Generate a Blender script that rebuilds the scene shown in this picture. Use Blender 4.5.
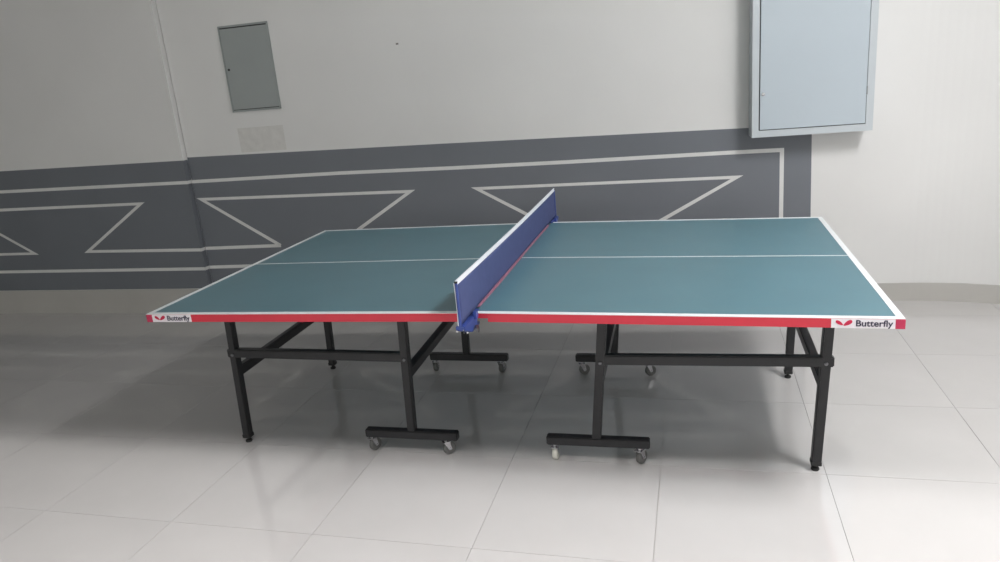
import bpy, bmesh, math, random
from mathutils import Vector, Matrix

for o in list(bpy.data.objects):
    bpy.data.objects.remove(o, do_unlink=True)
sc = bpy.context.scene
COL = sc.collection
random.seed(4)

# ------------------------------------------------------------------ camera
cam_d = bpy.data.cameras.new('camera')
cam = bpy.data.objects.new('camera', cam_d)
COL.objects.link(cam)
cam.location = (0.75408, -2.30723, 1.55298)
cam.rotation_mode = 'XYZ'
cam.rotation_euler = (1.29467, 0.08622, 0.24839)
cam_d.sensor_fit = 'HORIZONTAL'
cam_d.sensor_width = 36.0
cam_d.lens = 0.72459 * 36.0
cam_d.clip_start = 0.05
sc.camera = cam

# ------------------------------------------------------------------ world, lights, exposure
sc.view_settings.view_transform = 'Standard'
sc.view_settings.look = 'None'
sc.view_settings.gamma = 1.0
sc.view_settings.use_curve_mapping = False
sc.view_settings.exposure = 0.77
w = bpy.data.worlds.new('world')
sc.world = w
w.use_nodes = True
w.node_tree.nodes['Background'].inputs[0].default_value = (0.8, 0.87, 1.0, 1)
w.node_tree.nodes['Background'].inputs[1].default_value = 0.02


def area(name, loc, target, sx, sy, power, color):
    d = bpy.data.lights.new(name, 'AREA')
    d.shape = 'RECTANGLE'
    d.size, d.size_y = sx, sy
    d.energy = power
    d.color = color
    o = bpy.data.objects.new(name, d)
    COL.objects.link(o)
    o.location = loc
    o.rotation_euler = (Vector(target) - Vector(loc)).to_track_quat('-Z', 'Y').to_euler()
    return o


area('overhead_light', (2.48, -0.7, 3.42), (2.48, -0.7, 0), 0.6, 1.2, 68, (1.0, 0.995, 1.0))
area('overhead_light', (-0.1, -1.99, 3.46), (-0.1, -1.99, 0), 1.8, 0.06, 74, (1.0, 0.97, 0.975))  # added lamp, brightens the floor in front of the table
area('back_fill_light', (-5.0, -10.4, 2.0), (-5.0, 0, 1.6), 5.0, 2.2, 56, (0.97, 1.0, 0.96))  # added soft fill from behind the camera, no window stands here
area('back_fill_light', (1.2, -10.4, 2.0), (1.2, 0, 1.6), 3.5, 2.2, 44, (0.97, 1.0, 0.96))  # second added fill, likewise without a window


# ------------------------------------------------------------------ materials
def mat(name, col, rough=0.5, ior=1.5, metal=0.0, spec=0.5, noise=0.0, nscale=8.0, bump=0.0, bscale=60.0, coat=0.0, alpha=1.0):
    m = bpy.data.materials.new(name)
    m.use_nodes = True
    nt = m.node_tree
    b = nt.nodes['Principled BSDF']
    b.inputs['Base Color'].default_value = (*col, 1)
    b.inputs['Roughness'].default_value = rough
    b.inputs['IOR'].default_value = ior
    b.inputs['Metallic'].default_value = metal
    b.inputs['Specular IOR Level'].default_value = spec
    b.inputs['Coat Weight'].default_value = coat
    b.inputs['Alpha'].default_value = alpha
    tc = nt.nodes.new('ShaderNodeTexCoord')
    if noise > 0:
        n = nt.nodes.new('ShaderNodeTexNoise')
        n.inputs['Scale'].default_value = nscale
        n.inputs['Detail'].default_value = 5
        nt.links.new(tc.outputs['Object'], n.inputs['Vector'])
        r = nt.nodes.new('ShaderNodeValToRGB')
        r.color_ramp.elements[0].position = 0.3
        r.color_ramp.elements[1].position = 0.7
        r.color_ramp.elements[0].color = (*[c * (1 - noise) for c in col], 1)
        r.color_ramp.elements[1].color = (*[min(1, c * (1 + noise)) for c in col], 1)
        nt.links.new(n.outputs['Fac'], r.inputs['Fac'])
        nt.links.new(r.outputs['Color'], b.inputs['Base Color'])
    if bump > 0:
        n2 = nt.nodes.new('ShaderNodeTexNoise')
        n2.inputs['Scale'].default_value = bscale
        n2.inputs['Detail'].default_value = 3
        nt.links.new(tc.outputs['Object'], n2.inputs['Vector'])
        bp = nt.nodes.new('ShaderNodeBump')
        bp.inputs['Strength'].default_value = bump
        bp.inputs['Distance'].default_value = 0.002
        nt.links.new(n2.outputs['Fac'], bp.inputs['Height'])
        nt.links.new(bp.outputs['Normal'], b.inputs['Normal'])
    return m


M = dict(
    wall=mat('white_wall_paint', (0.705, 0.70, 0.692), 0.6, noise=0.03, nscale=1.3, bump=0.15, bscale=40),
    band=mat('grey_wall_paint', (0.15, 0.162, 0.183), 0.5, noise=0.04, nscale=2, bump=0.12, bscale=40),
    stripe=mat('white_stripe_paint', (0.66, 0.66, 0.65), 0.5, noise=0.03, nscale=14),
    patch=mat('cement_patch', (0.63, 0.62, 0.60), 0.8, noise=0.06, nscale=20),
    ceiling=mat('ceiling_paint', (0.7, 0.7, 0.68), 0.8, noise=0.02),
    tile=mat('polished_floor_tile', (0.54, 0.525, 0.515), 0.085, ior=2.0, noise=0.035, nscale=2.2),
    grout=mat('floor_grout', (0.46, 0.44, 0.41), 0.8, noise=0.1, nscale=30),
    base=mat('skirting_tile', (0.455, 0.44, 0.415), 0.35, noise=0.04, nscale=3),
    top=mat('teal_table_paint', (0.089, 0.198, 0.240), 0.38, noise=0.03, nscale=5, bump=0.05, bscale=300),
    line=mat('white_line_paint', (0.80, 0.82, 0.84), 0.4, noise=0.01),
    red=mat('red_apron_paint', (0.62, 0.03, 0.055), 0.35, noise=0.04, nscale=9),
    redcap=mat('red_plastic_cap', (0.52, 0.03, 0.09), 0.35, noise=0.03),
    sticker=mat('white_sticker', (0.80, 0.76, 0.80), 0.35, noise=0.01),
    logo_red=mat('logo_red_print', (0.55, 0.01, 0.06), 0.4, noise=0.02),
    logo_ink=mat('logo_dark_print', (0.03, 0.025, 0.06), 0.4, noise=0.02),
    black=mat('black_powder_coat', (0.009, 0.009, 0.011), 0.42, noise=0.15, nscale=30, bump=0.1, bscale=200),
    rubber=mat('black_rubber', (0.015, 0.015, 0.015), 0.7, noise=0.1),
    steel_dark=mat('dull_dark_steel', (0.18, 0.18, 0.19), 0.35, metal=1.0, noise=0.1),
    chrome=mat('chrome', (0.6, 0.6, 0.62), 0.22, metal=1.0, noise=0.05),
    wheel=mat('grey_wheel_rubber', (0.12, 0.12, 0.115), 0.5, noise=0.1, nscale=20),
    lit_wheel=mat('lit_wheel_rubber', (0.62, 0.61, 0.55), 0.5, noise=0.06, nscale=20),  # lit copy of the wheel grey, bright light put into the colour
    blue=mat('blue_clamp_paint', (0.035, 0.065, 0.26), 0.3, noise=0.06),
    tape=mat('white_net_tape', (0.85, 0.87, 0.92), 0.6, noise=0.02, nscale=40),
    redtape=mat('red_net_cord', (0.36, 0.15, 0.22), 0.6, noise=0.1, nscale=20),
    steel=mat('grey_cabinet_paint', (0.46, 0.52, 0.57), 0.38, noise=0.015, nscale=3),
    steel_frame=mat('light_grey_cabinet_frame_paint', (0.50, 0.54, 0.57), 0.4, noise=0.02),
    panel=mat('dull_grey_panel_paint', (0.31, 0.335, 0.33), 0.5, noise=0.03, nscale=4),
    patch_dark=mat('hole_grey', (0.2, 0.19, 0.18), 0.8, noise=0.1),
    dark=mat('dark_gap', (0.03, 0.03, 0.03), 0.7, noise=0.1),
)

# net fabric: fine woven mesh, mostly opaque from a distance
nm = bpy.data.materials.new('blue_net_mesh')
nm.use_nodes = True
nt = nm.node_tree
pb = nt.nodes['Principled BSDF']
pb.inputs['Base Color'].default_value = (0.07, 0.09, 0.225, 1)
pb.inputs['Roughness'].default_value = 0.8
tr = nt.nodes.new('ShaderNodeBsdfTransparent')
mx = nt.nodes.new('ShaderNodeMixShader')
tc = nt.nodes.new('ShaderNodeTexCoord')
wv = nt.nodes.new('ShaderNodeTexNoise')
wv.inputs['Scale'].default_value = 25
mr = nt.nodes.new('ShaderNodeMapRange')
mr.inputs['To Min'].default_value = 0.82
mr.inputs['To Max'].default_value = 0.94
nt.links.new(tc.outputs['Object'], wv.inputs['Vector'])
nt.links.new(wv.outputs['Fac'], mr.inputs['Value'])
nt.links.new(mr.outputs['Result'], mx.inputs['Fac'])
nt.links.new(tr.outputs[0], mx.inputs[1])
nt.links.new(pb.outputs[0], mx.inputs[2])
nt.links.new(mx.outputs[0], nt.nodes['Material Output'].inputs['Surface'])
M['net'] = nm


# ------------------------------------------------------------------ mesh helpers (all shapes in the thing's own frame)
def obj(name, bm, m, parent=None, smooth=False):
    me = bpy.data.meshes.new(name)
    bmesh.ops.recalc_face_normals(bm, faces=bm.faces[:])
    bm.to_mesh(me)
    bm.free()
    me.materials.append(m)
    if smooth:
        for p in me.polygons:
            p.use_smooth = True
    o = bpy.data.objects.new(name, me)
    COL.objects.link(o)
    if parent:
        o.parent = parent
    return o


def thing(name, label, cat, loc=(0, 0, 0), rz=0.0, group=None):
    o = bpy.data.objects.new(name, None)
    COL.objects.link(o)
    o.location = loc
    o.rotation_euler = (0, 0, rz)
    o['label'] = label
    o['category'] = cat
    if group:
        o['group'] = group
    return o


def add_box(bm, x0, x1, y0, y1, z0, z1, bevel=0.0):
    vs = [bm.verts.new((x, y, z)) for z in (z0, z1) for y in (y0, y1) for x in (x0, x1)]
    fs = [(0, 1, 3, 2), (4, 6, 7, 5), (0, 4, 5, 1), (2, 3, 7, 6), (0, 2, 6, 4), (1, 5, 7, 3)]
    faces = [bm.faces.new([vs[i] for i in f]) for f in fs]
    if bevel > 0:
        es = list({e for f in faces for e in f.edges})
        bmesh.ops.bevel(bm, geom=es, offset=bevel, segments=2, affect='EDGES', profile=0.6)


def boxm(*a, bevel=0.0):
    bm = bmesh.new()
    add_box(bm, *a, bevel=bevel)
    return bm


def add_beam(bm, p0, p1, wu, wv, up=(0, 0, 1), bevel=0.004):
    """square tube between two points; wu across, wv along 'up'."""
    p0, p1 = Vector(p0), Vector(p1)
    d = (p1 - p0).normalized()
    u = d.cross(Vector(up))
    if u.length < 1e-3:
        u = d.cross(Vector((0, 1, 0)))
    u.normalize()
    v = u.cross(d).normalized()
    vs = []
    for p in (p0, p1):
        for a, b in ((-1, -1), (1, -1), (1, 1), (-1, 1)):
            vs.append(bm.verts.new(p + u * (a * wu / 2) + v * (b * wv / 2)))
    faces = [bm.faces.new([vs[i] for i in f]) for f in
             ((0, 1, 2, 3), (7, 6, 5, 4), (0, 4, 5, 1), (1, 5, 6, 2), (2, 6, 7, 3), (3, 7, 4, 0))]
    if bevel:
        es = list({e for f in faces for e in f.edges})
        bmesh.ops.bevel(bm, geom=es, offset=bevel, segments=2, affect='EDGES')


def beam(*a, **k):
    bm = bmesh.new()
    add_beam(bm, *a, **k)
    return bm


def add_cyl(bm, p0, p1, r, r2=None, seg=20):
    p0, p1 = Vector(p0), Vector(p1)
    d = p1 - p0
    q = d.to_track_quat('Z', 'Y').to_matrix().to_4x4()
    bmesh.ops.create_cone(bm, cap_ends=True, segments=seg, radius1=r, radius2=r if r2 is None else r2,
                          depth=d.length, matrix=Matrix.Translation((p0 + p1) / 2) @ q)


def add_lathe(bm, c, axis, prof, seg=24):
    """prof: (radius, offset along axis)."""
    q = Vector(axis).to_track_quat('Z', 'Y').to_matrix()
    rings = []
    for r, h in prof:
        rings.append([bm.verts.new(Vector(c) + q @ Vector((r * math.cos(2 * math.pi * k / seg), r * math.sin(2 * math.pi * k / seg), h)))
                      for k in range(seg)])
    for a, b in zip(rings, rings[1:]):
        for k in range(seg):
            bm.faces.new((a[k], a[(k + 1) % seg], b[(k + 1) % seg], b[k]))
    bm.faces.new(rings[0][::-1])
    bm.faces.new(rings[-1])


def add_prism(bm, pts, y0, y1):
    """outline in x,z given thickness in y."""
    a = [bm.verts.new((x, y0, z)) for x, z in pts]
    b = [bm.verts.new((x, y1, z)) for x, z in pts]
    n = len(pts)
    bm.faces.new(a)
    bm.faces.new(b[::-1])
    for k in range(n):
        bm.faces.new((a[k], b[k], b[(k + 1) % n], a[(k + 1) % n]))


def add_poly_line(bm, pts, wd, y0, y1):
    """mitred paint stripe through x,z points, front at y0."""
    P = [Vector(p) for p in pts]
    L, Rr = [], []
    for i, p in enumerate(P):
        dirs = []
        if i > 0:
            dirs.append((p - P[i - 1]).normalized())
        if i < len(P) - 1:
            dirs.append((P[i + 1] - p).normalized())
        if len(dirs) == 2:
            n0 = Vector((-dirs[0].y, dirs[0].x))
            n1 = Vector((-dirs[1].y, dirs[1].x))
            mm = (n0 + n1).normalized()
            k = min(1 / max(0.3, mm.dot(n0)), 3.2)
        else:
            mm = Vector((-dirs[0].y, dirs[0].x))
            k = 1
        L.append(p + mm * wd / 2 * k)
        Rr.append(p - mm * wd / 2 * k)
    for i in range(len(P) - 1):
        q = [L[i], L[i + 1], Rr[i + 1], Rr[i]]
        add_prism(bm, [(v.x, v.y) for v in q], y0, y1)


def structure(o):
    o['kind'] = 'structure'
    return o


# ------------------------------------------------------------------ floor of single tiles
H_CEIL = 3.6
S = 0.612
TH = -0.0032
OX, OY = 0.6122, -0.2808
floor = structure(obj('floor', boxm(-11.4, 3.9, -10.9, 3.0, -0.12, -0.0045), M['grout']))


def tile_bm(n=1):
    bm = bmesh.new()
    g = 0.0008
    add_box(bm, g, S - g, g, S - g, -0.004, 0.0)
    return bm


def tile_loc(i, j):
    c, s = math.cos(TH), math.sin(TH)
    return (OX + S * (i * c - j * s), OY + S * (i * s + j * c), 0.0)


proto = obj('floor_tile', tile_bm(), M['tile'], floor)
first = True
for i in range(-10, 5):
    for j in range(-2, 5):
        t = proto if first else proto.copy()
        if not first:
            COL.objects.link(t)
            t.parent = floor
        first = False
        t.location = tile_loc(i, j)
        t.rotation_euler = (0, 0, TH)
bm = bmesh.new()
for i in range(-19, 5):
    for j in range(-17, 5):
        if -10 <= i and j >= -2:
            continue
        x, y, _ = tile_loc(i, j)
        g = 0.0008
        add_box(bm, x + g, x + S - g, y + g, y + S - g, -0.004, 0.0)
rest = obj('tile_field', bm, M['tile'], floor)
rest['kind'] = 'stuff'

structure(obj('ceiling', boxm(-11.4, 3.9, -10.9, 3.0, H_CEIL, H_CEIL + 0.12), M['ceiling']))

structure(obj('light_cutoff_beam_1', boxm(-11.2, 3.25, -1.55, -1.3, 2.8, H_CEIL - 0.001), M['ceiling']))     # unseen beam, added to cut off the front lamp's light across the floor

# ------------------------------------------------------------------ walls
AX, AY = -2.8, 2.28
ANG = math.atan2(2.445 - 2.28, 2.0 + 2.8)
LEN = math.hypot(4.8, 0.165)
# wall_back: own frame, x runs along the wall, y=0 its face, +y away from the room; then the rounded corner
ARC_R = 1.35
Z1 = H_CEIL


def arc_pts(off, n=48):
    pts = []
    for k in range(n + 1):
        a = math.pi / 2 * k / n
        pts.append((LEN + (ARC_R - off) * math.sin(a), -(ARC_R) + (ARC_R - off) * math.cos(a)))
    return pts


def strip(path_in, path_out, z0, z1):
    bm = bmesh.new()
    n = len(path_in)
    V = [[bm.verts.new((p[0], p[1], z)) for p in path] for path in (path_in, path_out) for z in (z0, z1)]
    i0, i1, o0, o1 = V
    for k in range(n - 1):
        bm.faces.new((i0[k], i0[k + 1], i1[k + 1], i1[k]))
        bm.faces.new((o0[k + 1], o0[k], o1[k], o1[k + 1]))
        bm.faces.new((i1[k], i1[k + 1], o1[k + 1], o1[k]))
        bm.faces.new((i0[k + 1], i0[k], o0[k], o0[k + 1]))
    bm.faces.new((i0[0], i1[0], o1[0], o0[0]))
    bm.faces.new((i0[-1], o0[-1], o1[-1], i1[-1]))
    return bm


pin = [(0, 0)] + arc_pts(0)
pout = [(0, 0.35)] + arc_pts(-0.35)
wall = structure(obj('wall_back', strip(pin, pout, 0, Z1), M['wall']))
wall.location = (AX, AY, 0)
wall.rotation_euler = (0, 0, ANG)
pin2 = [(0, -0.010)] + arc_pts(0.010)
pm = [(0, 0.02)] + arc_pts(-0.02)
bb = structure(obj('baseboard_back', strip(pin2, pm, 0, 0.114), M['base']))
bb.location = (AX, AY, 0)
bb.rotation_euler = (0, 0, ANG)

wl = structure(obj('wall_left', boxm(-11.4, -2.805, 2.236, 2.63, 0, Z1), M['wall']))
structure(obj('baseboard_left', boxm(-11.2, -2.800, 2.226, 2.25, 0, 0.194), M['base']))
structure(obj('wall_side', boxm(-11.6, -11.2, -10.9, 2.4, 0, Z1), M['wall']))
structure(obj('wall_front', boxm(-11.4, 3.9, -11.0, -10.6, 0, Z1), M['wall']))
# right wall continues the rounded corner toward the viewer
ex = AX + math.cos(ANG) * (LEN + ARC_R) - math.sin(ANG) * (-ARC_R)
ey = AY + math.sin(ANG) * (LEN + ARC_R) + math.cos(ANG) * (-ARC_R)
structure(obj('wall_right', boxm(ex, ex + 0.35, -10.7, ey + 0.02, 0, Z1), M['wall']))
structure(obj('baseboard_right', boxm(ex - 0.010, ex + 0.02, -10.6, ey + 0.01, 0, 0.114), M['base']))

# painted band and stripes of the back wall (in the wall's frame)
E = 0.0012
bm = bmesh.new()
add_prism(bm, [(0.0, 0.195), (4.262, 0.195), (4.254, 0.56), (4.246, 1.112), (1.99, 1.150), (0.0, 1.178)], -E, 0.001)
obj('painted_band', bm, M['band'], wall)
F0, F1 = -E * 2, -E * 0.5
W = 0.024


def stripe(pts, parent, wd=W, f0=F0, f1=F1):
    bm = bmesh.new()
    add_poly_line(bm, pts, wd, f0, f1)
    return obj('painted_stripe', bm, M['stripe'], parent)


stripe([(0.0, 1.001), (1.176, 0.998), (2.045, 0.985), (2.76, 0.979), (3.778, 0.976), (4.080, 0.973), (4.083, 0.352), (2.0, 0.348), (0.0, 0.350)], wall)
stripe([(0.627, 0.497), (0.045, 0.868), (1.675, 0.843), (1.094, 0.497)], wall)
stripe([(0.0, 0.497), (0.627, 0.497)], wall)
stripe([(2.737, 0.497), (2.145, 0.838), (3.820, 0.822), (3.223, 0.497)], wall)
stripe([(1.094, 0.497), (2.737, 0.497)], wall)
obj('patched_plaster', boxm(0.445, 0.80, -0.0012, 0.001, 1.185, 1.355), M['patch'], wall)
obj('drill_hole', boxm(1.698, 1.715, -0.002, 0.001, 1.804, 1.815), M['patch_dark'], wall)

# painted band and stripes on the part of the wall that stands 4 cm proud
Y = 2.236
bm = bmesh.new()
add_prism(bm, [(-11.2, 0.200), (-2.805, 0.196), (-2.805, 1.162), (-4.484, 1.172), (-11.2, 1.195)], Y - E, Y + 0.001)
add_box(bm, -2.806, -2.8038, Y - E, 2.281, 0.196, 1.162)
obj('painted_band', bm, M['band'], wl)
G0, G1 = Y - 2 * E, Y - E * .5
for pts in ([(-11.2, 1.05), (-4.541, 1.012), (-2.805, 1.003)],
            [(-11.2, 0.38), (-4.768, 0.358), (-2.805, 0.350)],
            [(-5.0, 0.87), (-3.25, 0.864), (-3.837, 0.509), (-2.805, 0.497)],
            [(-5.0, 0.868), (-4.36, 0.505), (-5.9, 0.51)]):
    stripe(pts, wl, f0=G0, f1=G1)
# stripes wrap round the edge of the step
for z in (1.003, 0.350, 0.497):
    obj('painted_stripe', boxm(-2.806, -2.8028, Y - 2 * E, 2.2805, z - W / 2, z + W / 2), M['stripe'], wl)


# ------------------------------------------------------------------ wall cabinets
cab = thing('electrical_cabinet', 'large light grey steel wall cabinet mounted above the end of the grey band', 'cabinet',
            (AX + math.cos(ANG) * 4.212, AY + math.sin(ANG) * 4.212, 1.074), ANG)
CW, CH, CD = 0.651, 0.91, 0.17
x0, x1 = -CW / 2, CW / 2
bm = bmesh.new()
add_box(bm, x0, x1, -CD + 0.012, -0.001, 0.0, CH, bevel=0.002)
obj('body', bm, M['steel_frame'], cab)
bm = bmesh.new()
fw = 0.038
add_box(bm, x0, x0 + fw, -CD, -CD + 0.013, 0, CH)
add_box(bm, x1 - fw, x1, -CD, -CD + 0.013, 0, CH)
add_box(bm, x0 + fw, x1 - fw, -CD, -CD + 0.013, 0, fw)
add_box(bm, x0 + fw, x1 - fw, -CD, -CD + 0.013, CH - fw, CH)
obj('frame', bm, M['steel_frame'], cab)
bm = boxm(x0 + fw + 0.001, x1 - fw - 0.001, -CD + 0.006, -CD + 0.0125, fw + 0.001, CH - fw - 0.001)
obj('door_gap', bm, M['dark'], cab)
door = obj('door', boxm(x0 + fw + 0.006, x1 - fw - 0.003, -CD - 0.002, -CD + 0.008, fw + 0.005, CH - fw - 0.004, bevel=0.0015), M['steel'], cab)
bm = bmesh.new()
add_lathe(bm, (x0 + fw + 0.022, -CD - 0.001, 0.245), (0, -1, 0), [(0.010, 0), (0.010, 0.004), (0.007, 0.006)], 16)
add_box(bm, x0 + fw + 0.012, x0 + fw + 0.032, -CD - 0.008, -CD - 0.006, 0.242, 0.248)
obj('lock', bm, M['chrome'], door)
for hz in (0.225, 0.72):
    bm = bmesh.new()
    add_cyl(bm, (x1 - fw - 0.001, -CD - 0.003, hz - 0.022), (x1 - fw - 0.001, -CD - 0.003, hz + 0.022), 0.0035, seg=12)
    obj('hinge', bm, M['chrome'], door)

pan = thing('access_panel', 'small dull grey metal access panel set in the wall near the step', 'panel',
            (AX + math.cos(ANG) * 0.626, AY + math.sin(ANG) * 0.626, 1.466), ANG)
PW, PH = 0.372, 0.572
bm = bmesh.new()
for a in ((-PW / 2, -PW / 2 + 0.008, 0, PH), (PW / 2 - 0.008, PW / 2, 0, PH), (-PW / 2, PW / 2, 0, 0.012), (-PW / 2, PW / 2, PH - 0.012, PH)):
    add_box(bm, a[0], a[1], -0.014, -0.001, a[2], a[3])
obj('frame', bm, M['panel'], pan)
obj('door_gap', boxm(-PW / 2 + 0.008, PW / 2 - 0.008, -0.004, -0.001, 0.012, PH - 0.012), M['dark'], pan)
pd = obj('door', boxm(-PW / 2 + 0.010, PW / 2 - 0.010, -0.012, -0.004, 0.017, PH - 0.020, bevel=0.001), M['panel'], pan)
bm = bmesh.new()
add_lathe(bm, (-PW / 2 + 0.030, -0.012, PH / 2), (0, -1, 0), [(0.008, 0), (0.008, 0.003), (0.005, 0.004)], 14)
obj('lock', bm, M['dark'], pd)


# ------------------------------------------------------------------ the table
table = thing('ping_pong_table', 'teal table tennis table with red apron and black wheeled steel legs', 'table', (0, 0, 0))
ZM = 0.762
WY = 1.525


def half(s):
    """s=-1 left half, s=+1 right half; slab slopes slightly down to its end."""
    drop = 0.003 if s < 0 else 0.0215
    sl = -drop / 1.37

    def zt(x):
        return ZM + sl * abs(x)

    def slab(x0, x1, y0, y1, d0, d1, bev=0.0):
        """box that follows the slope, d0/d1 measured from the top surface"""
        xa, xb = sorted((x0 * s, x1 * s))
        bm = boxm(xa, xb, y0, y1, d0, d1, bevel=bev)
        for v in bm.verts:
            v.co.z += zt(v.co.x)
        return bm
    G = 0.003
    tp = obj('tabletop', slab(G, 1.37, 0, WY, -0.0185, -0.0008, 0.0006), M['top'], table)
    # white lines: thin paint on the surface
    for a in ((G, 1.37, 0.0, 0.020), (G, 1.37, WY - 0.020, WY), (1.350, 1.37, 0.020, WY - 0.020)):
        obj('edge_line', slab(*a, -0.0012, 0.0), M['line'], tp)
    obj('centre_line', slab(G, 1.350, WY / 2 - 0.0035, WY / 2 + 0.0035, -0.0012, -0.0001), M['line'], tp)
    # white band on the top arris of each side, then the red steel apron below it
    for y0, y1 in ((-0.0015, 0.004), (WY - 0.004, WY + 0.0015)):
        obj('edge_trim', slab(G, 1.3715, y0, y1, -0.0022, -0.0002), M['line'], tp)
    obj('edge_trim', slab(1.366, 1.3715, 0.004, WY - 0.004, -0.0022, -0.0002), M['line'], tp)
    for y0, y1 in ((-0.001, 0.022), (WY - 0.022, WY + 0.001)):
        xa = 0.052 if s > 0 else 0.035
        bm = slab(xa, 1.345, y0, y1, -0.0335, -0.0023, 0.001)
        obj('apron', bm, M['red'], table)
        obj('apron_tongue', slab(G, xa, y0 + 0.0003, y1, -0.0200, -0.0023), M['red'], table)
    obj('apron', slab(1.348, 1.370, 0.03, WY - 0.03, -0.0335, -0.0023, 0.001), M['red'], table)
    obj('inner_rail', slab(0.012, 0.034, 0.08, WY - 0.08, -0.045, -0.0345), M['black'], table)
    for y0, y1 in ((-0.0022, 0.03), (WY - 0.03, WY + 0.0022)):
        bm = slab(1.343, 1.3725, y0, y1, -0.0345, -0.0023, 0.003)
        obj('corner_cap', bm, M['redcap'], table)
    # sticker, two-winged emblem and lettering on the near apron
    xs0, xs1 = 1.163, 1.344
    st = obj('sticker', slab(xs0, xs1, -0.0020, -0.0009, -0.0330, -0.0032), M['sticker'], table)
    lx = s * 1.163 if s > 0 else -1.344          # left edge of the sticker in x
    sg = sl * s

    def zc(x):
        return zt(x) - 0.0178
    def wing(cx, cz, rx, rz, ang, sharp):
        pts = []
        for k in range(22):
            a = 2 * math.pi * k / 22
            r = 1.0
            px, pz = rx * math.cos(a), rz * math.sin(a) * (1 - 0.35 * math.cos(a) * sharp)
            pts.append((cx + px * math.cos(ang) - pz * math.sin(ang), cz + px * math.sin(ang) + pz * math.cos(ang)))
        bm = bmesh.new()
        add_prism(bm, pts, -0.0030, -0.0020)
        return obj('emblem_wing', bm, M['logo_red'], st)
    wing(lx + 0.0235, zc(lx + 0.0235) + 0.0012, 0.0125, 0.0052, math.radians(-34), 1)
    wing(lx + 0.0475, zc(lx + 0.0475) + 0.0012, 0.0145, 0.0062, math.radians(34), -1)
    cu = bpy.data.curves.new('lettering', 'FONT')
    cu.body = 'Butterfly'
    cu.size = 0.0285
    cu.extrude = 0.0004
    cu.offset = 0.0005
    tmp = bpy.data.objects.new('lettering', cu)
    COL.objects.link(tmp)
    bpy.context.view_layer.update()
    me = bpy.data.meshes.new_from_object(tmp.evaluated_get(bpy.context.evaluated_depsgraph_get()))
    bpy.data.objects.remove(tmp)
    xsv = [v.co.x for v in me.vertices]
    wtx = max(xsv) - min(xsv)
    kx = 0.104 / wtx
    for v in me.vertices:
        x = (v.co.x - min(xsv) * 1.0) * kx if False else v.co.x * kx
        y, z = v.co.y, v.co.z
        X = lx + 0.069 + x
        v.co = Vector((X, -0.0026 - z, zc(X) - 0.0085 + y))
    me.materials.clear()
    me.materials.append(M['logo_ink'])
    tx = bpy.data.objects.new('lettering', me)
    COL.objects.link(tx)
    tx.parent = st

    # ---- legs (leaning a little, as the table stands)
    T = 0.036
    if s < 0:
        oy = [(-1.262, -1.288)] * 2           # outer leg x at top / at floor
        ci = [(-0.417, -0.443), (-0.440, -0.460)]
        bars = [(-0.657, -0.232), (-0.668, -0.225)]
    else:
        oy = [(1.226, 1.191), (1.222, 1.193)]
        ci = [(0.418, 0.352), (0.392, 0.338)]
        bars = [(0.156, 0.574), (0.145, 0.560)]
    ys_o = (0.361, 1.227)
    ys_c = (0.335, 1.214)

    def at(pr, z):                              # x on a leg at height z
        return pr[1] + (pr[0] - pr[1]) * z / 0.72
    for n in (0, 1):
        y = ys_o[n]
        p = oy[n]
        lg = obj('leg', beam((at(p, 0.03), y, 0.030), (at(p, 0.715), y, 0.715), T, T, up=(0, 1, 0)), M['black'], table)
        bm = bmesh.new()
        xb = at(p, 0.0)
        add_lathe(bm, (xb, y, 0), (0, 0, 1), [(0.014, 0), (0.016, 0.004), (0.014, 0.010), (0.006, 0.013), (0.006, 0.034)], 18)
        obj('levelling_foot', bm, M['rubber'], lg)
        xb = at(p, 0.032)
        obj('end_collar', boxm(xb - 0.0195, xb + 0.0195, y - 0.0195, y + 0.0195, 0.024, 0.042, bevel=0.004), M['rubber'], lg)
        # wheeled inner leg: post on a floor bar with two casters
        y = ys_c[n]
        p = ci[n]
        cl = obj('leg', beam((at(p, 0.11), y, 0.11), (at(p, 0.715), y, 0.715), T, T, up=(0, 1, 0)), M['black'], table)
        bx0, bx1 = bars[n]
        bz = 0.092 if s < 0 else 0.096
        fb = obj('caster_bar', beam((bx0, y, bz), (bx1, y, bz), 0.038, 0.038), M['black'], table)
        for q, cx in enumerate((bx0 + (0.022 if s < 0 else 0.030), bx1 - (0.058 if (s < 0 and n == 0) else 0.042))):
            lit = (s > 0 and n == 0 and q == 0)  # this wheel gets the copy coloured as lit
            swivel = {(-1, 0): (65, 40), (-1, 1): (95, 75), (1, 0): (86, 60), (1, 1): (25, 30)}[(s, n)][q]
            c = obj('caster', bmesh.new(), M['chrome'], table)
            bm = bmesh.new()
            add_cyl(bm, (0, 0, 0.060), (0, 0, 0.076), 0.009, seg=14)
            add_box(bm, -0.016, 0.016, -0.015, 0.015, 0.060, 0.064)
            for sy in (-1, 1):
                add_prism(bm, [(-0.014, 0.063), (0.012, 0.063), (0.020, 0.026), (0.006, 0.022)], sy * 0.0125, sy * 0.0145)
            add_cyl(bm, (0.012, -0.017, 0.029), (0.012, 0.017, 0.029), 0.004, seg=12)
            bm.to_mesh(c.data)
            bm.free()
            c.location = (cx, y, 0)
            c.rotation_euler = (0, 0, math.radians(swivel))
            bm = bmesh.new()
            add_lathe(bm, (0.012, -0.011, 0.0285), (0, 1, 0), [(0.010, 0), (0.024, 0), (0.028, 0.003), (0.0285, 0.011), (0.028, 0.019), (0.024, 0.022), (0.010, 0.022)], 24)
            wh = obj('wheel', bm, M['lit_wheel'] if lit else M['wheel'], c, smooth=False)
            if lit:
                wh['label'] = 'pale caster wheel with bright light put into its colour'
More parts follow.
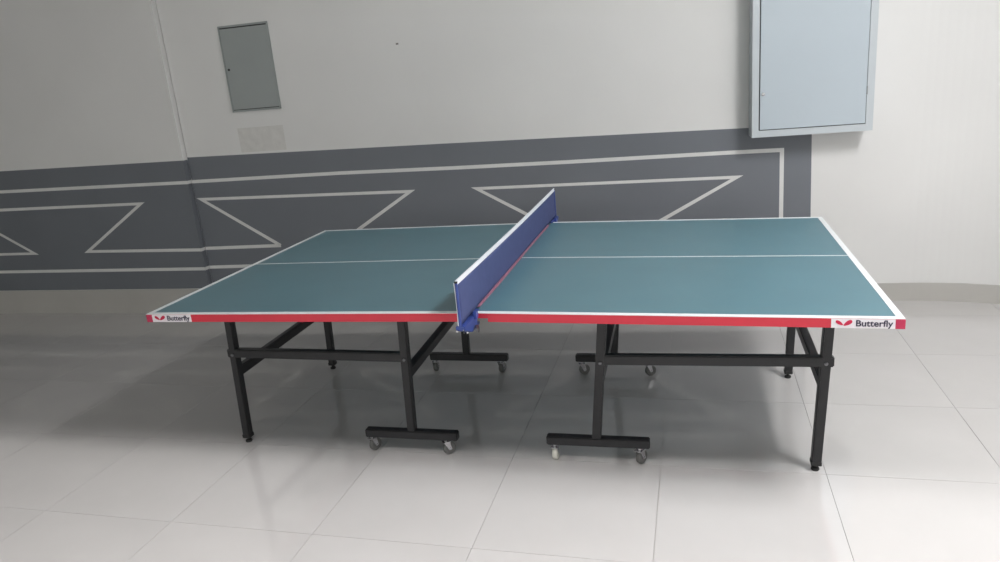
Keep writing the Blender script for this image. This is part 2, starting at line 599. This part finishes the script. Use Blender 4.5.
    # stretchers along the table (near and far)
    for n in (0, 1):
        y = ys_o[n] - 0.002
        ex_ = 0.028
        xo, xi = at(oy[n], 0.447), at(ci[n], 0.447)
        yo, yi = ys_o[n], ys_c[n]
        d = (xi - xo) / abs(xi - xo)
        obj('stretcher', beam((xo - d * ex_, yo, 0.450), (xi + d * 0.015, yi, 0.452 if s < 0 else 0.455), 0.034, 0.040), M['black'], table)
        for xx, yy in ((xo, yo), (xi, yi)):
            bm = bmesh.new()
            add_lathe(bm, (xx, yy - 0.019, 0.445), (0, -1, 0), [(0.007, 0), (0.007, 0.003), (0.004, 0.005)], 14)
            obj('bolt', bm, M['steel_dark'], table)
    # crossbars between near and far legs
    xo = at(oy[0], 0.37)
    obj('crossbar', beam((xo, ys_o[0], 0.358), (at(oy[1], 0.38), ys_o[1], 0.372), 0.034, 0.046), M['black'], table)
    obj('crossbar', beam((at(ci[0], 0.38), ys_c[0], 0.375), (at(ci[1], 0.4), ys_c[1], 0.392), 0.034, 0.046), M['black'], table)
    # bearers under the top carry the legs
    for pr in (oy, ci):
        xx = at(pr[0], 0.70)
        zb = zt(xx)
        obj('bearer', beam((xx, 0.06, zb - 0.036), (at(pr[1], 0.70), WY - 0.06, zb - 0.036), 0.036, 0.034), M['black'], table)


half(-1)
half(1)

# ------------------------------------------------------------------ the net
net = thing('net', 'blue table tennis net with white top tape clamped across the table', 'net', (0, 0, 0.762))
NY0, NY1, NH = -0.148, 1.673, 0.1525
bm = bmesh.new()
NU, NV = 60, 8
grid = []
for u in range(NU + 1):
    y = NY0 + (NY1 - NY0) * u / NU
    t = u / NU
    sag = 0.005 * math.sin(math.pi * t)
    row = []
    for v in range(NV + 1):
        f = v / NV
        z = 0.004 + (NH - 0.006 - sag) * f
        yy = y + (0.010 * math.sin(math.pi * f) if u == 0 else (-0.010 * math.sin(math.pi * f) if u == NU else 0))
        x = 0.004 * math.sin(9 * t + 2 * f) * (1 - f) * math.sin(math.pi * f)
        row.append(bm.verts.new((x, yy, z)))
    grid.append(row)
for u in range(NU):
    for v in range(NV):
        bm.faces.new((grid[u][v], grid[u + 1][v], grid[u + 1][v + 1], grid[u][v + 1]))
nmesh = obj('net_mesh', bm, M['net'], net, smooth=True)
md = nmesh.modifiers.new('thickness', 'SOLIDIFY')
md.thickness = 0.0016
bm = bmesh.new()
for u in range(20):
    t0, t1 = u / 20, (u + 1) / 20
    pz = [NH + 0.001 - 0.005 * math.sin(math.pi * t) for t in (t0, t1)]
    add_beam(bm, (0, NY0 + (NY1 - NY0) * t0, pz[0]), (0, NY0 + (NY1 - NY0) * t1, pz[1]), 0.006, 0.015, bevel=0)
obj('top_tape', bm, M['tape'], net)
bm = bmesh.new()
for u in range(20):
    t0, t1 = u / 20, (u + 1) / 20
    f = [0.0035 + 0.0015 * math.sin(7 * t) for t in (t0, t1)]
    add_beam(bm, (f[0], 0.06 + 1.36 * t0, 0.0045), (f[1], 0.06 + 1.36 * t1, 0.0045), 0.010, 0.006, bevel=0)
obj('bottom_cord', bm, M['redtape'], net)
for sgn, ye, yt in ((-1, NY0, 0.0), (1, NY1, WY)):
    y = ye
    po = bpy.data.objects.new('post', None)
    bm = bmesh.new()
    add_cyl(bm, (0, y, -0.010), (0, y, NH + 0.002), 0.0050, seg=14)
    po = obj('post', bm, M['blue'], net, smooth=False)
    bm = bmesh.new()
    add_cyl(bm, (0, y, NH + 0.000), (0, y, NH + 0.006), 0.0055, seg=14)
    obj('post_cap', bm, M['rubber'], po)
    # edge cord of the net
    bm = bmesh.new()
    for k in range(8):
        a, b = k / 8, (k + 1) / 8
        add_beam(bm, (-0.007, y - sgn * 0.006 * math.sin(math.pi * a), 0.0 + NH * a),
                 (-0.007, y - sgn * 0.006 * math.sin(math.pi * b), 0.0 + NH * b), 0.0035, 0.0035, up=(1, 0, 0), bevel=0)
    obj('edge_cord', bm, M['tape'], po)
    # C clamp: outside plate, upper jaw on the top, lower jaw and screw below
    bm = bmesh.new()
    prof = [(sgn * 0.153, 0.004), (sgn * 0.153, -0.012), (sgn * 0.065, -0.048), (sgn * 0.010, -0.048), (sgn * 0.010, -0.036), (sgn * 0.006, 0.004)]
    va = [bm.verts.new((-0.016, yt + py, pz)) for py, pz in prof]
    vb = [bm.verts.new((0.016, yt + py, pz)) for py, pz in prof]
    bm.faces.new(va)
    bm.faces.new(vb[::-1])
    for k in range(len(prof)):
        k2 = (k + 1) % len(prof)
        bm.faces.new((va[k], vb[k], vb[k2], va[k2]))
    bmesh.ops.bevel(bm, geom=bm.edges[:], offset=0.003, segments=2, affect='EDGES')
    add_box(bm, -0.016, 0.016, *sorted((yt + sgn * 0.008, yt - sgn * 0.030)), 0.0008, 0.005, bevel=0.001)
    add_box(bm, -0.014, 0.014, *sorted((yt + sgn * 0.012, yt - sgn * 0.025)), -0.048, -0.040, bevel=0.001)
    add_box(bm, 0.012, 0.026, *sorted((yt + sgn * 0.020, yt + sgn * 0.045)), -0.01, 0.018, bevel=0.003)
    obj('clamp', bm, M['blue'], po)
    bm = bmesh.new()
    add_cyl(bm, (0.022, yt + sgn * 0.055, -0.040), (0.010, yt + sgn * 0.055, -0.040), 0.005, seg=12)
    add_lathe(bm, (0.022, yt + sgn * 0.055, -0.040), (1, 0, 0.2), [(0.006, 0), (0.013, 0.002), (0.013, 0.010), (0.006, 0.012)], 16)
    k_ = obj('knob', bm, M['steel_dark'], po)
    bm = bmesh.new()
    add_beam(bm, (-0.004, yt + sgn * 0.105, -0.038), (0.012, yt + sgn * 0.156, -0.008), 0.003, 0.003, bevel=0)
    obj('lever', bm, M['chrome'], po)
    for sx, sy, sz in ((-0.012, 0.150, -0.014), (0.002, 0.085, -0.042)):
        bm = bmesh.new()
        add_lathe(bm, (sx, yt + sgn * sy, sz), (0, sgn, 0), [(0.004, -0.003), (0.005, 0), (0.0035, 0.003)], 12)
        obj('screw', bm, M['chrome'], po)

# ------------------------------------------------------------------ light fittings (outside the frame)
for lab, x, y, sx, sy in (('white tube light fitting on the ceiling on the right of the table', 2.48, -0.7, 0.64, 1.25),
                          ('white ceiling fitting of the added front lamp, behind the added beam', -0.1, -1.99, 1.85, 0.12)):  # this fitting belongs to the added front lamp
    t = thing('ceiling_light', lab, 'light', (x, y, H_CEIL))
    obj('housing', boxm(-sx / 2, sx / 2, -sy / 2, sy / 2, -0.09, -0.001, bevel=0.01), M['line'], t)
    obj('diffuser', boxm(-sx / 2 + 0.02, sx / 2 - 0.02, -sy / 2 + 0.02, sy / 2 - 0.02, -0.12, -0.09, bevel=0.01), M['tape'], t)
